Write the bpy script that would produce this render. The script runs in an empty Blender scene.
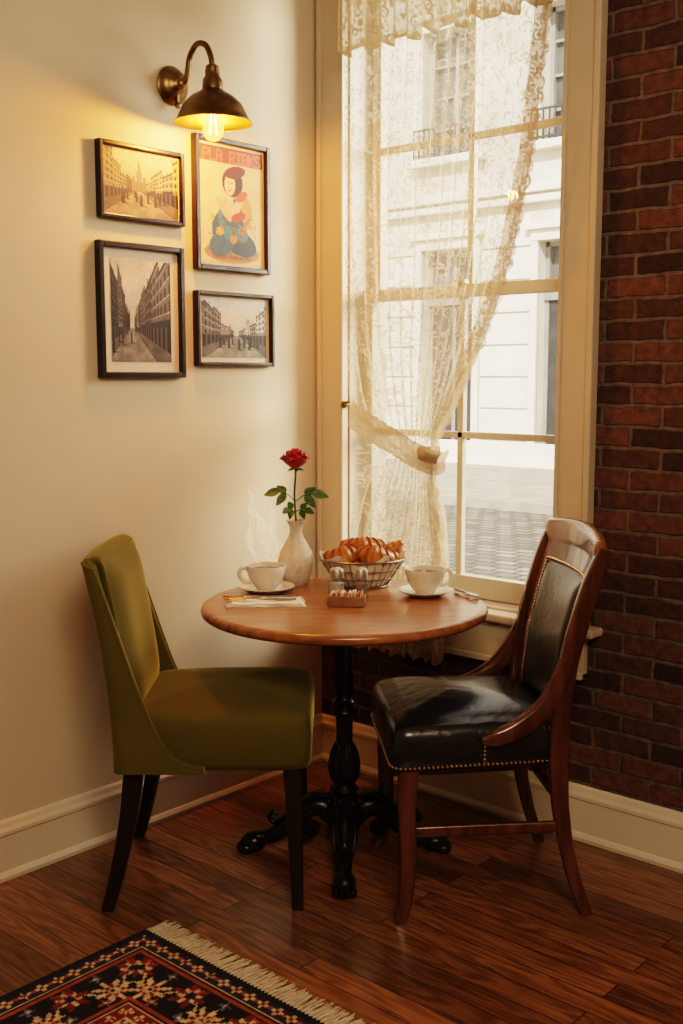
import bpy, math, random, bmesh
import numpy as np
from mathutils import Vector, Matrix
random.seed(3); np.random.seed(3)
sc = bpy.context.scene
col = sc.collection
pi = math.pi

# ------------------------------------------------------------------ helpers
def link(o, parent=None):
    col.objects.link(o)
    if parent is not None: o.parent = parent
    return o
def E(name, loc=(0,0,0), rz=0.0):
    o = bpy.data.objects.new(name, None); o.empty_display_size = .05
    o.location = loc; o.rotation_euler = (0,0,rz)
    return link(o)
def mesh(name, verts, faces, mat, parent=None, smooth=True, ang=42, loc=None, rot=None):
    m = bpy.data.meshes.new(name)
    m.from_pydata([tuple(float(c) for c in v) for v in verts], [], faces)
    m.validate(); m.update()
    if smooth:
        b=bmesh.new(); b.from_mesh(m); bmesh.ops.recalc_face_normals(b,faces=b.faces[:]); b.to_mesh(m); b.free()
        m.polygons.foreach_set('use_smooth', [True]*len(m.polygons))
        try: m.set_sharp_from_angle(angle=math.radians(ang))
        except Exception: pass
    if mat: m.materials.append(mat)
    o = bpy.data.objects.new(name, m)
    if loc is not None: o.location = loc
    if rot is not None: o.rotation_euler = rot
    return link(o, parent)
class G:
    def __init__(s): s.v=[]; s.f=[]
    def add(s, v, f):
        b=len(s.v); s.v.extend([tuple(x) for x in v]); s.f.extend([tuple(i+b for i in q) for q in f]); return s
    def out(s, name, mat, parent=None, **k): return mesh(name, s.v, s.f, mat, parent, **k)
def boxg(c, sz, rz=0, rx=0, ry=0):
    x,y,z=[a/2 for a in sz]
    R = Matrix.Rotation(rz,3,'Z')@Matrix.Rotation(ry,3,'Y')@Matrix.Rotation(rx,3,'X')
    v=[R@Vector(p)+Vector(c) for p in [(-x,-y,-z),(x,-y,-z),(x,y,-z),(-x,y,-z),(-x,-y,z),(x,-y,z),(x,y,z),(-x,y,z)]]
    return v,[(0,3,2,1),(4,5,6,7),(0,1,5,4),(1,2,6,5),(2,3,7,6),(3,0,4,7)]
def boxes(name, lst, mat, parent=None, bevel=.003, loc=None, rot=None):
    g=G()
    for b in lst:
        g.add(*boxg(*b))
    o=g.out(name, mat, parent, smooth=False, loc=loc, rot=rot)
    if bevel:
        m=o.modifiers.new('b','BEVEL'); m.width=bevel; m.segments=2; m.limit_method='ANGLE'
    return o
def bx(x0,x1,y0,y1,z0,z1): return (((x0+x1)/2,(y0+y1)/2,(z0+z1)/2),(abs(x1-x0),abs(y1-y0),abs(z1-z0)))
def loftg(rings, cap=True, closed=True, loop=False):
    m=len(rings); n=len(rings[0]); v=[p for r in rings for p in r]; f=[]
    for i in range(m if loop else m-1):
        a=i*n; b=((i+1)%m)*n
        for j in range(n if closed else n-1):
            k=(j+1)%n
            f.append((a+j,a+k,b+k,b+j))
    if cap and not loop:
        f.append(tuple(range(n-1,-1,-1))); f.append(tuple((m-1)*n+j for j in range(n)))
    return v,f
def latheg(prof, segs=48, c=(0,0,0), axis='z', cap=False):
    rings=[]
    for r,z in prof:
        ring=[]
        for j in range(segs):
            a=2*pi*j/segs; x,y=r*math.cos(a),r*math.sin(a)
            p=(x,y,z) if axis=='z' else (z,x,y)
            ring.append((p[0]+c[0],p[1]+c[1],p[2]+c[2]))
        rings.append(ring)
    return loftg(rings,cap=cap)
def cr(pts,n=24):
    P=np.array([tuple(p) for p in pts],float); P=np.vstack([2*P[0]-P[1],P,2*P[-1]-P[-2]])
    out=[]; k=len(P)-3
    for t in np.linspace(0,k-1e-9,n):
        i=int(t); f=t-i; a,b,c,d=P[i:i+4]
        out.append(.5*((2*b)+(-a+c)*f+(2*a-5*b+4*c-d)*f*f+(-a+3*b-3*c+d)*f**3))
    return np.array(out)
def sweepg(path, ra, rb=None, n=12, p=2.0, up=(0,0,1)):
    path=np.array([tuple(q) for q in path],float); N=len(path)
    ra=np.broadcast_to(np.array(ra,float),(N,)); rb=ra if rb is None else np.broadcast_to(np.array(rb,float),(N,))
    up=np.array(up,float); rings=[]; prev=None
    for i in range(N):
        t=path[min(i+1,N-1)]-path[max(i-1,0)]; t=t/(np.linalg.norm(t)+1e-12)
        s=np.cross(t,up if prev is None else prev)
        if prev is None:
            if np.linalg.norm(s)<1e-3: s=np.cross(t,np.array([1,.3,.2]))
            s=s/np.linalg.norm(s); b=np.cross(s,t)
        else:
            s=s/(np.linalg.norm(s)+1e-12); b=np.cross(s,t)
        prev=b
        ring=[]
        for j in range(n):
            a=2*pi*(j+.5)/n; ca,sa=math.cos(a),math.sin(a)
            x=math.copysign(abs(ca)**(2/p),ca); y=math.copysign(abs(sa)**(2/p),sa)
            ring.append(tuple(path[i]+s*x*ra[i]+b*y*rb[i]))
        rings.append(ring)
    return loftg(rings)
def sph(c, r, n=10, m=6, sc3=(1,1,1), R=None):
    rings=[]
    for i in range(m+1):
        a=-pi/2+pi*i/m; rr=max(math.cos(a),1e-3)
        ring=[]
        for j in range(n):
            v=Vector((rr*math.cos(2*pi*j/n)*r*sc3[0], rr*math.sin(2*pi*j/n)*r*sc3[1], math.sin(a)*r*sc3[2]))
            if R is not None: v=R@v
            ring.append(tuple(v+Vector(c)))
        rings.append(ring)
    return loftg(rings,cap=True)
def rpoly(cs, r, seg=5):
    out=[]; n=len(cs)
    for i in range(n):
        p=Vector(cs[i]); a=Vector(cs[i-1]); b=Vector(cs[(i+1)%n])
        rr=min(r,(a-p).length*.45,(b-p).length*.45)
        A=p+(a-p).normalized()*rr; B=p+(b-p).normalized()*rr
        for k in range(seg+1):
            t=k/seg; out.append(((1-t)**2*A+2*t*(1-t)*p+t*t*B))
    return out
def cushiong(outline, z0, z1, e=.03, crown=.02, cen=(0,0)):
    c=Vector(cen); rings=[]
    def ring(ins, z, s=1):
        o=[]
        for p in outline:
            d=Vector(p)-c; L=d.length
            q=c+d*s*(1-ins/L)
            o.append((q.x,q.y,z))
        return o
    rings.append(ring(e*.6,z0)); rings.append(ring(e*.15,z0+.008)); rings.append(ring(0,z0+.025))
    rings.append(ring(-.004,(z0+z1)/2)); rings.append(ring(0,z1-e))
    for k in range(1,6):
        a=k/5*pi/2; rings.append(ring(e*(1-math.cos(a)),z1-e+e*math.sin(a)))
    for s in (.93,.84,.7,.5,.3,.1,.01):
        rings.append(ring(e,z1+crown*(1-s**2)**.8,s=s))
    return loftg(rings)

# ------------------------------------------------------------------ materials
def nm(name):
    m=bpy.data.materials.new(name); m.use_nodes=True
    nt=m.node_tree; return m,nt.nodes,nt.links,nt.nodes['Principled BSDF']
def M(name, c, rough=.5, metal=0, c2=None, ns=8, st=(1,1,1), bump=0, bs=60, coord='Object', rot=(0,0,0), detail=4, lo=.35, hi=.65, bst=None, **kw):
    m,N,L,b=nm(name)
    b.inputs['Base Color'].default_value=(*c,1); b.inputs['Roughness'].default_value=rough; b.inputs['Metallic'].default_value=metal
    for k,v in kw.items(): b.inputs[k.replace('_',' ')].default_value=v
    tc=N.new('ShaderNodeTexCoord')
    if c2 is not None:
        mp=N.new('ShaderNodeMapping'); mp.inputs['Scale'].default_value=st; mp.inputs['Rotation'].default_value=rot
        no=N.new('ShaderNodeTexNoise'); no.inputs['Scale'].default_value=ns; no.inputs['Detail'].default_value=detail
        r=N.new('ShaderNodeValToRGB'); r.color_ramp.elements[0].position=lo; r.color_ramp.elements[1].position=hi
        r.color_ramp.elements[0].color=(*c,1); r.color_ramp.elements[1].color=(*c2,1)
        L.new(tc.outputs[coord],mp.inputs[0]); L.new(mp.outputs[0],no.inputs['Vector']); L.new(no.outputs[0],r.inputs[0]); L.new(r.outputs[0],b.inputs['Base Color'])
    if bump:
        no=N.new('ShaderNodeTexNoise'); no.inputs['Scale'].default_value=bs; no.inputs['Detail'].default_value=4
        if bst is not None:
            mp=N.new('ShaderNodeMapping'); mp.inputs['Scale'].default_value=bst; L.new(tc.outputs[coord],mp.inputs[0]); L.new(mp.outputs[0],no.inputs['Vector'])
        else: L.new(tc.outputs[coord],no.inputs['Vector'])
        bp=N.new('ShaderNodeBump'); bp.inputs['Strength'].default_value=bump; bp.inputs['Distance'].default_value=.01
        L.new(no.outputs[0],bp.inputs['Height']); L.new(bp.outputs[0],b.inputs['Normal'])
    return m
m_wall=M('plaster_paint',(.63,.54,.41),.75,c2=(.59,.50,.38),ns=2,bump=.03,bs=180)
m_trim_shaded=M('trim_paint_shaded',(.56,.48,.37),.42,c2=(.52,.445,.34),ns=5)  # window trim paint, with the shade of its backlit side darkened into the colour
m_base=M('baseboard_paint',(.68,.60,.48),.42,c2=(.64,.56,.45),ns=5)
m_ceil=M('ceiling_paint',(.75,.70,.6),.9,c2=(.72,.67,.57),ns=2)
m_velvet=M('olive_velvet',(.085,.072,.009),.85,c2=(.105,.090,.012),ns=4,bump=.06,bs=400,Sheen_Weight=.8,Sheen_Roughness=.28,Sheen_Tint=(.60,.54,.16,1))
m_dleg=M('ebonised_wood',(.012,.008,.006),.3,c2=(.02,.012,.009),ns=20,st=(1,1,.1))
m_mahog=M('mahogany',(.050,.017,.008),.25,c2=(.12,.042,.019),ns=26,st=(1,1,.12),Coat_Weight=.35,bump=.03,bs=80)
m_crest=M('mahogany_crest',(.14,.060,.032),.25,c2=(.21,.098,.055),ns=20,st=(1,.15,1),Coat_Weight=.4)
m_leather=M('black_leather',(.010,.012,.015),.27,c2=(.016,.018,.022),ns=12,bump=.32,bs=26,Coat_Weight=.25,Coat_Roughness=.2)
m_leather2=M('black_leather_back',(.012,.013,.015),.32,c2=(.022,.023,.026),ns=12,bump=.2,bs=60,Coat_Weight=.15)
m_nail=M('brass_nail',(.78,.63,.42),.25,1,c2=(.65,.5,.3),ns=40)
m_iron=M('cast_iron',(.008,.008,.009),.30,.3,c2=(.015,.015,.016),ns=30,bump=.1,bs=120)
m_brass=M('antique_brass',(.15,.105,.05),.36,1,c2=(.30,.21,.10),ns=14,bump=.03,bs=50)
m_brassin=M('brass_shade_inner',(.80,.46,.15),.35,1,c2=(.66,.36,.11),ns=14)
m_ceram=M('white_ceramic',(.74,.70,.62),.18,c2=(.70,.66,.58),ns=10,Coat_Weight=.3)
m_vase=M('stoneware',(.68,.58,.48),.5,c2=(.56,.47,.38),ns=60,bump=.05,bs=150)
m_coffee=M('coffee',(.10,.045,.018),.15,c2=(.2,.1,.04),ns=40)
m_rose=M('rose_petal',(.46,.005,.012),.5,c2=(.26,.002,.005),ns=40,Sheen_Weight=.2)
m_leaf=M('rose_leaf',(.030,.090,.016),.45,c2=(.06,.15,.032),ns=60)
m_stem=M('rose_stem',(.06,.13,.025),.5,c2=(.04,.09,.02),ns=60)
m_steel=M('cutlery_steel',(.30,.28,.26),.22,1,c2=(.24,.22,.20),ns=20)
m_cap=M('shaker_cap_metal',(.55,.52,.47),.40,1,c2=(.42,.40,.36),ns=20)
m_linen=M('linen',(.78,.73,.64),.85,c2=(.72,.66,.56),ns=30,bump=.1,bs=250)
m_wire=M('basket_wire',(.36,.32,.26),.35,1,c2=(.26,.23,.18),ns=30)
m_caddy=M('caddy_copper',(.24,.12,.062),.4,.3,c2=(.34,.19,.11),ns=30)
m_pk1=M('packet_white',(.7,.64,.55),.6,c2=(.6,.53,.43),ns=30); m_pk2=M('packet_orange',(.55,.22,.06),.6,c2=(.45,.16,.05),ns=30); m_pk3=M('packet_pink',(.5,.2,.17),.6,c2=(.45,.16,.12),ns=30)
m_salt=M('salt',(.7,.68,.64),.8,c2=(.6,.58,.55),ns=200); m_pep=M('pepper',(.14,.10,.07),.8,c2=(.34,.27,.2),ns=250)
m_frame=M('black_frame_wood',(.010,.009,.008),.32,c2=(.017,.014,.012),ns=30)
m_mat=M('picture_mount',(.64,.57,.47),.8,c2=(.61,.54,.44),ns=20)
m_fringe=M('fringe_cotton',(.60,.52,.41),.9,c2=(.48,.41,.31),ns=60)
m_stone=M('limestone',(.72,.65,.54),.9,c2=(.56,.50,.41),ns=1.5,detail=8,bump=.1,bs=20)
m_stone2=M('limestone_trim',(.78,.71,.60),.9,c2=(.68,.62,.52),ns=2)
m_dglass=M('far_window_glass',(.05,.055,.055),.2,c2=(.12,.13,.12),ns=.8)
m_wpaint=M('far_window_frame',(.28,.27,.24),.6,c2=(.23,.22,.20),ns=3)
m_ddoor=M('far_door',(.030,.033,.033),.5,c2=(.05,.05,.05),ns=3)
m_side=M('sidewalk_concrete',(.34,.30,.25),.9,c2=(.25,.22,.18),ns=3,bump=.1,bs=40)
def crust():
    m,N,L,b=nm('croissant_crust')
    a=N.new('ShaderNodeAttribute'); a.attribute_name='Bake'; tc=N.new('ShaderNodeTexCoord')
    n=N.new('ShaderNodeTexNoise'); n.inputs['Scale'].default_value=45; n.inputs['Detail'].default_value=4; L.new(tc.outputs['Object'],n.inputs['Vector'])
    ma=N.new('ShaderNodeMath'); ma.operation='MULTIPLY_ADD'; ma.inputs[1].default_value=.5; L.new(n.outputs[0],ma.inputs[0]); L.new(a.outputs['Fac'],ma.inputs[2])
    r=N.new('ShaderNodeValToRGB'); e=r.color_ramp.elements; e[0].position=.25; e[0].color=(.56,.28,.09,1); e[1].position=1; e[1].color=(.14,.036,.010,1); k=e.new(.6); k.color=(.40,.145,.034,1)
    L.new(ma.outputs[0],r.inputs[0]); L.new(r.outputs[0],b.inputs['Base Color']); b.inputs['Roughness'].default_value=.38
    return m
m_crois=crust()

def glass(name, rough=.0, tint=(1,1,1), gl=.08):
    m,N,L,b=nm(name); N.remove(b); out=N['Material Output']
    t=N.new('ShaderNodeBsdfTransparent'); t.inputs[0].default_value=(*tint,1)
    g=N.new('ShaderNodeBsdfGlossy'); g.inputs['Roughness'].default_value=rough
    no=N.new('ShaderNodeTexNoise'); no.inputs['Scale'].default_value=3
    mr=N.new('ShaderNodeMapRange'); mr.inputs['To Min'].default_value=gl*.7; mr.inputs['To Max'].default_value=gl*1.3
    mx=N.new('ShaderNodeMixShader'); L.new(no.outputs[0],mr.inputs[0]); L.new(mr.outputs[0],mx.inputs[0])
    L.new(t.outputs[0],mx.inputs[1]); L.new(g.outputs[0],mx.inputs[2]); L.new(mx.outputs[0],out.inputs[0]); return m
m_glass=glass('window_glass',gl=.04); m_sglass=glass('shaker_glass',rough=.1,tint=(.85,.83,.8),gl=.15)

def floor_mat():
    m,N,L,b=nm('oak_floorboards')
    tc=N.new('ShaderNodeTexCoord')
    br=N.new('ShaderNodeTexBrick'); br.offset=.37; br.offset_frequency=2
    br.inputs['Scale'].default_value=1; br.inputs['Brick Width'].default_value=.95; br.inputs['Row Height'].default_value=.074
    br.inputs['Mortar Size'].default_value=.0018; br.inputs['Mortar Smooth'].default_value=.2; br.inputs['Bias'].default_value=0
    br.inputs['Color1'].default_value=(0,0,0,1); br.inputs['Color2'].default_value=(1,1,1,1); br.inputs['Mortar'].default_value=(.5,.5,.5,1)
    L.new(tc.outputs['Object'],br.inputs['Vector'])
    sep=N.new('ShaderNodeSeparateColor'); L.new(br.outputs['Color'],sep.inputs[0])
    mul=N.new('ShaderNodeMath'); mul.operation='MULTIPLY'; mul.inputs[1].default_value=13; L.new(sep.outputs[0],mul.inputs[0])
    cmb=N.new('ShaderNodeCombineXYZ'); L.new(mul.outputs[0],cmb.inputs[0]); L.new(mul.outputs[0],cmb.inputs[2])
    ad=N.new('ShaderNodeVectorMath'); ad.operation='ADD'; L.new(tc.outputs['Object'],ad.inputs[0]); L.new(cmb.outputs[0],ad.inputs[1])
    mp=N.new('ShaderNodeMapping'); mp.inputs['Scale'].default_value=(1.4,9,1); L.new(ad.outputs[0],mp.inputs[0])
    n1=N.new('ShaderNodeTexNoise'); n1.inputs['Scale'].default_value=1.6; n1.inputs['Detail'].default_value=1.5; L.new(mp.outputs[0],n1.inputs['Vector'])
    k1=N.new('ShaderNodeMath'); k1.operation='MULTIPLY'; k1.inputs[1].default_value=60; L.new(n1.outputs[0],k1.inputs[0])
    k2=N.new('ShaderNodeMath'); k2.operation='SINE'; L.new(k1.outputs[0],k2.inputs[0])
    k3=N.new('ShaderNodeMapRange'); k3.inputs['From Min'].default_value=-1; k3.inputs['From Max'].default_value=1; L.new(k2.outputs[0],k3.inputs[0])
    mp2=N.new('ShaderNodeMapping'); mp2.inputs['Scale'].default_value=(4,60,1); L.new(ad.outputs[0],mp2.inputs[0])
    n2=N.new('ShaderNodeTexNoise'); n2.inputs['Scale'].default_value=2; n2.inputs['Detail'].default_value=5; L.new(mp2.outputs[0],n2.inputs['Vector'])
    mx=N.new('ShaderNodeMix'); mx.data_type='FLOAT'; mx.inputs[0].default_value=.76; L.new(k3.outputs[0],mx.inputs[2]); L.new(n2.outputs[0],mx.inputs[3])
    r=N.new('ShaderNodeValToRGB'); e=r.color_ramp.elements; e[0].position=.22; e[0].color=(.085,.036,.015,1); e[1].position=.78; e[1].color=(.31,.150,.060,1)
    k=e.new(.5); k.color=(.195,.086,.032,1)
    L.new(mx.outputs[0],r.inputs[0])
    mr=N.new('ShaderNodeMapRange'); mr.inputs['To Min'].default_value=.62; mr.inputs['To Max'].default_value=1.30; L.new(sep.outputs[0],mr.inputs[0])
    sc_=N.new('ShaderNodeVectorMath'); sc_.operation='SCALE'; L.new(r.outputs[0],sc_.inputs[0]); L.new(mr.outputs[0],sc_.inputs['Scale'])
    m2=N.new('ShaderNodeMix'); m2.data_type='RGBA'; L.new(br.outputs['Fac'],m2.inputs[0]); L.new(sc_.outputs[0],m2.inputs[6]); m2.inputs[7].default_value=(.02,.008,.003,1)
    L.new(m2.outputs[2],b.inputs['Base Color']); b.inputs['Roughness'].default_value=.30; b.inputs['Coat Weight'].default_value=.4; b.inputs['Coat Roughness'].default_value=.15
    bp=N.new('ShaderNodeBump'); bp.inputs['Strength'].default_value=.12; bp.inputs['Distance'].default_value=.003; L.new(mx.outputs[0],bp.inputs['Height']); L.new(bp.outputs[0],b.inputs['Normal'])
    return m
def brick_mat():
    m,N,L,b=nm('red_brick')
    tc=N.new('ShaderNodeTexCoord'); sp=N.new('ShaderNodeSeparateXYZ'); cb=N.new('ShaderNodeCombineXYZ')
    L.new(tc.outputs['Object'],sp.inputs[0]); L.new(sp.outputs[0],cb.inputs[0]); L.new(sp.outputs[2],cb.inputs[1])
    n0=N.new('ShaderNodeTexNoise'); n0.inputs['Scale'].default_value=14; L.new(tc.outputs['Object'],n0.inputs['Vector'])
    s0=N.new('ShaderNodeVectorMath'); s0.operation='SCALE'; s0.inputs['Scale'].default_value=.014; L.new(n0.outputs['Color'],s0.inputs[0])
    a0=N.new('ShaderNodeVectorMath'); a0.operation='ADD'; L.new(cb.outputs[0],a0.inputs[0]); L.new(s0.outputs[0],a0.inputs[1])
    br=N.new('ShaderNodeTexBrick'); br.inputs['Scale'].default_value=1; br.inputs['Brick Width'].default_value=.185; br.inputs['Row Height'].default_value=.060
    br.inputs['Mortar Size'].default_value=.007; br.inputs['Mortar Smooth'].default_value=.3; br.inputs['Color1'].default_value=(.030,.015,.011,1); br.inputs['Color2'].default_value=(.120,.052,.034,1); br.inputs['Mortar'].default_value=(.115,.088,.068,1)
    L.new(a0.outputs[0],br.inputs['Vector'])
    n1=N.new('ShaderNodeTexNoise'); n1.inputs['Scale'].default_value=38; n1.inputs['Detail'].default_value=7; L.new(tc.outputs['Object'],n1.inputs['Vector'])
    mr=N.new('ShaderNodeMapRange'); mr.inputs['To Min'].default_value=.1; mr.inputs['To Max'].default_value=1.9; L.new(n1.outputs[0],mr.inputs[0])
    s=N.new('ShaderNodeVectorMath'); s.operation='SCALE'; L.new(br.outputs['Color'],s.inputs[0]); L.new(mr.outputs[0],s.inputs['Scale']); L.new(s.outputs[0],b.inputs['Base Color'])
    b.inputs['Roughness'].default_value=.85
    ma=N.new('ShaderNodeMath'); ma.operation='MULTIPLY_ADD'; ma.inputs[1].default_value=.5; L.new(n1.outputs[0],ma.inputs[0])
    iv=N.new('ShaderNodeMath'); iv.operation='SUBTRACT'; iv.inputs[0].default_value=1; L.new(br.outputs['Fac'],iv.inputs[1]); L.new(iv.outputs[0],ma.inputs[2])
    bp=N.new('ShaderNodeBump'); bp.inputs['Strength'].default_value=1; bp.inputs['Distance'].default_value=.014; L.new(ma.outputs[0],bp.inputs['Height']); L.new(bp.outputs[0],b.inputs['Normal'])
    return m
def cobble_mat():
    m,N,L,b=nm('cobbles')
    tc=N.new('ShaderNodeTexCoord'); br=N.new('ShaderNodeTexBrick'); br.inputs['Scale'].default_value=1; br.inputs['Brick Width'].default_value=.20; br.inputs['Row Height'].default_value=.15
    br.inputs['Mortar Size'].default_value=.018; br.inputs['Color1'].default_value=(.09,.08,.07,1); br.inputs['Color2'].default_value=(.22,.19,.16,1); br.inputs['Mortar'].default_value=(.04,.035,.03,1)
    L.new(tc.outputs['Object'],br.inputs['Vector']); L.new(br.outputs['Color'],b.inputs['Base Color']); b.inputs['Roughness'].default_value=.6; return m
def table_mat():
    m,N,L,b=nm('table_wood')
    tc=N.new('ShaderNodeTexCoord'); mp=N.new('ShaderNodeMapping'); mp.inputs['Rotation'].default_value=(0,0,.15); mp.inputs['Scale'].default_value=(1.2,14,4); L.new(tc.outputs['Object'],mp.inputs[0])
    n=N.new('ShaderNodeTexNoise'); n.inputs['Scale'].default_value=4; n.inputs['Detail'].default_value=6; n.inputs['Distortion'].default_value=.8; L.new(mp.outputs[0],n.inputs['Vector'])
    r=N.new('ShaderNodeValToRGB'); e=r.color_ramp.elements; e[0].position=.3; e[0].color=(.16,.060,.020,1); e[1].position=.72; e[1].color=(.42,.19,.068,1)
    L.new(n.outputs[0],r.inputs[0]); L.new(r.outputs[0],b.inputs['Base Color']); b.inputs['Roughness'].default_value=.28; b.inputs['Coat Weight'].default_value=.3; b.inputs['Coat Roughness'].default_value=.2; return m
def attr_mat(name, rough, sheen=0):
    m,N,L,b=nm(name); a=N.new('ShaderNodeAttribute'); a.attribute_name='Col'; L.new(a.outputs['Color'],b.inputs['Base Color']); b.inputs['Roughness'].default_value=rough
    b.inputs['Sheen Weight'].default_value=sheen
    if sheen:
        b.inputs['Specular IOR Level'].default_value=.1
        no=N.new('ShaderNodeTexNoise'); no.inputs['Scale'].default_value=250; tc=N.new('ShaderNodeTexCoord'); L.new(tc.outputs['Object'],no.inputs['Vector'])
        bp=N.new('ShaderNodeBump'); bp.inputs['Strength'].default_value=.4; bp.inputs['Distance'].default_value=.004; L.new(no.outputs[0],bp.inputs['Height']); L.new(bp.outputs[0],b.inputs['Normal'])
    return m
def lace_mat(name, base, dense, edgeU=None, edgeB=None, colr=(.80,.68,.50), fl=18, nsc=14):
    m,N,L,b=nm(name); N.remove(b); out=N['Material Output']
    uv=N.new('ShaderNodeUVMap'); uv.uv_map='UVMap'
    v=N.new('ShaderNodeTexVoronoi'); v.inputs['Scale'].default_value=fl; v.inputs['Randomness'].default_value=.75; L.new(uv.outputs[0],v.inputs['Vector'])
    w=N.new('ShaderNodeMath'); w.operation='MULTIPLY'; w.inputs[1].default_value=16; L.new(v.outputs['Distance'],w.inputs[0])
    s=N.new('ShaderNodeMath'); s.operation='SINE'; L.new(w.outputs[0],s.inputs[0])
    mr=N.new('ShaderNodeMapRange'); mr.inputs['From Min'].default_value=-.3; mr.inputs['From Max'].default_value=.4; L.new(s.outputs[0],mr.inputs[0])
    n=N.new('ShaderNodeTexNoise'); n.inputs['Scale'].default_value=nsc; n.inputs['Detail'].default_value=3; L.new(uv.outputs[0],n.inputs['Vector'])
    mr2=N.new('ShaderNodeMapRange'); mr2.inputs['From Min'].default_value=.42; mr2.inputs['From Max'].default_value=.54; L.new(n.outputs[0],mr2.inputs[0])
    pm=N.new('ShaderNodeMath'); pm.operation='MULTIPLY'; L.new(mr.outputs[0],pm.inputs[0]); L.new(mr2.outputs[0],pm.inputs[1])
    op=N.new('ShaderNodeMath'); op.operation='MULTIPLY_ADD'; op.inputs[1].default_value=dense; op.inputs[2].default_value=base; L.new(pm.outputs[0],op.inputs[0])
    last=op
    sp=N.new('ShaderNodeSeparateXYZ'); L.new(uv.outputs[0],sp.inputs[0])
    for ax,rng in ((0,edgeU),(1,edgeB)):
        if rng:
            e=N.new('ShaderNodeMapRange'); e.inputs['From Min'].default_value=rng[0]; e.inputs['From Max'].default_value=rng[1]; L.new(sp.outputs[ax],e.inputs[0])
            h=N.new('ShaderNodeMath'); h.operation='MULTIPLY'; h.inputs[1].default_value=.35; L.new(e.outputs[0],h.inputs[0])
            a=N.new('ShaderNodeMath'); a.operation='ADD'; L.new(last.outputs[0],a.inputs[0]); L.new(h.outputs[0],a.inputs[1]); last=a
    cl=N.new('ShaderNodeClamp'); cl.inputs['Max'].default_value=.96; L.new(last.outputs[0],cl.inputs[0])
    d=N.new('ShaderNodeBsdfDiffuse'); d.inputs[0].default_value=(*colr,1)
    t=N.new('ShaderNodeBsdfTranslucent'); t.inputs[0].default_value=(*colr,1)
    m1=N.new('ShaderNodeMixShader'); m1.inputs[0].default_value=.42; L.new(d.outputs[0],m1.inputs[1]); L.new(t.outputs[0],m1.inputs[2])
    tr=N.new('ShaderNodeBsdfTransparent'); m2=N.new('ShaderNodeMixShader'); L.new(cl.outputs[0],m2.inputs[0]); L.new(tr.outputs[0],m2.inputs[1]); L.new(m1.outputs[0],m2.inputs[2])
    L.new(m2.outputs[0],out.inputs[0]); return m
def emis(name, c, s, tr=0):
    m,N,L,b=nm(name); N.remove(b); out=N['Material Output']
    e=N.new('ShaderNodeEmission'); e.inputs[0].default_value=(*c,1); e.inputs[1].default_value=s
    if tr:
        t=N.new('ShaderNodeBsdfTransparent'); mx=N.new('ShaderNodeMixShader'); mx.inputs[0].default_value=tr
        L.new(e.outputs[0],mx.inputs[1]); L.new(t.outputs[0],mx.inputs[2]); L.new(mx.outputs[0],out.inputs[0])
    else: L.new(e.outputs[0],out.inputs[0])
    return m
def steam_mat():
    m,N,L,b=nm('steam_vapour'); N.remove(b); out=N['Material Output']
    uv=N.new('ShaderNodeUVMap'); uv.uv_map='UVMap'; sp=N.new('ShaderNodeSeparateXYZ'); L.new(uv.outputs[0],sp.inputs[0])
    def sine(o,pw):
        a=N.new('ShaderNodeMath'); a.operation='MULTIPLY'; a.inputs[1].default_value=pi; L.new(o,a.inputs[0])
        s=N.new('ShaderNodeMath'); s.operation='SINE'; L.new(a.outputs[0],s.inputs[0])
        p=N.new('ShaderNodeMath'); p.operation='POWER'; p.inputs[1].default_value=pw; p.use_clamp=True; L.new(s.outputs[0],p.inputs[0]); return p.outputs[0]
    A=sine(sp.outputs[0],1.8); B=sine(sp.outputs[1],.7)
    m1=N.new('ShaderNodeMath'); m1.operation='MULTIPLY'; L.new(A,m1.inputs[0]); L.new(B,m1.inputs[1])
    n=N.new('ShaderNodeTexNoise'); n.inputs['Scale'].default_value=5; L.new(uv.outputs[0],n.inputs['Vector'])
    m2=N.new('ShaderNodeMath'); m2.operation='MULTIPLY'; L.new(m1.outputs[0],m2.inputs[0]); L.new(n.outputs[0],m2.inputs[1])
    m3=N.new('ShaderNodeMath'); m3.operation='MULTIPLY'; m3.inputs[1].default_value=.95; m3.use_clamp=True; L.new(m2.outputs[0],m3.inputs[0])
    d=N.new('ShaderNodeBsdfDiffuse'); d.inputs[0].default_value=(.97,.96,.94,1); t=N.new('ShaderNodeBsdfTranslucent'); t.inputs[0].default_value=(.97,.96,.94,1)
    ms=N.new('ShaderNodeAddShader'); L.new(d.outputs[0],ms.inputs[0]); L.new(t.outputs[0],ms.inputs[1])
    tr=N.new('ShaderNodeBsdfTransparent'); mx=N.new('ShaderNodeMixShader'); L.new(m3.outputs[0],mx.inputs[0]); L.new(tr.outputs[0],mx.inputs[1]); L.new(ms.outputs[0],mx.inputs[2]); L.new(mx.outputs[0],out.inputs[0]); return m
m_floor=floor_mat(); m_brick=brick_mat(); m_cob=cobble_mat(); m_table=table_mat()

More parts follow.
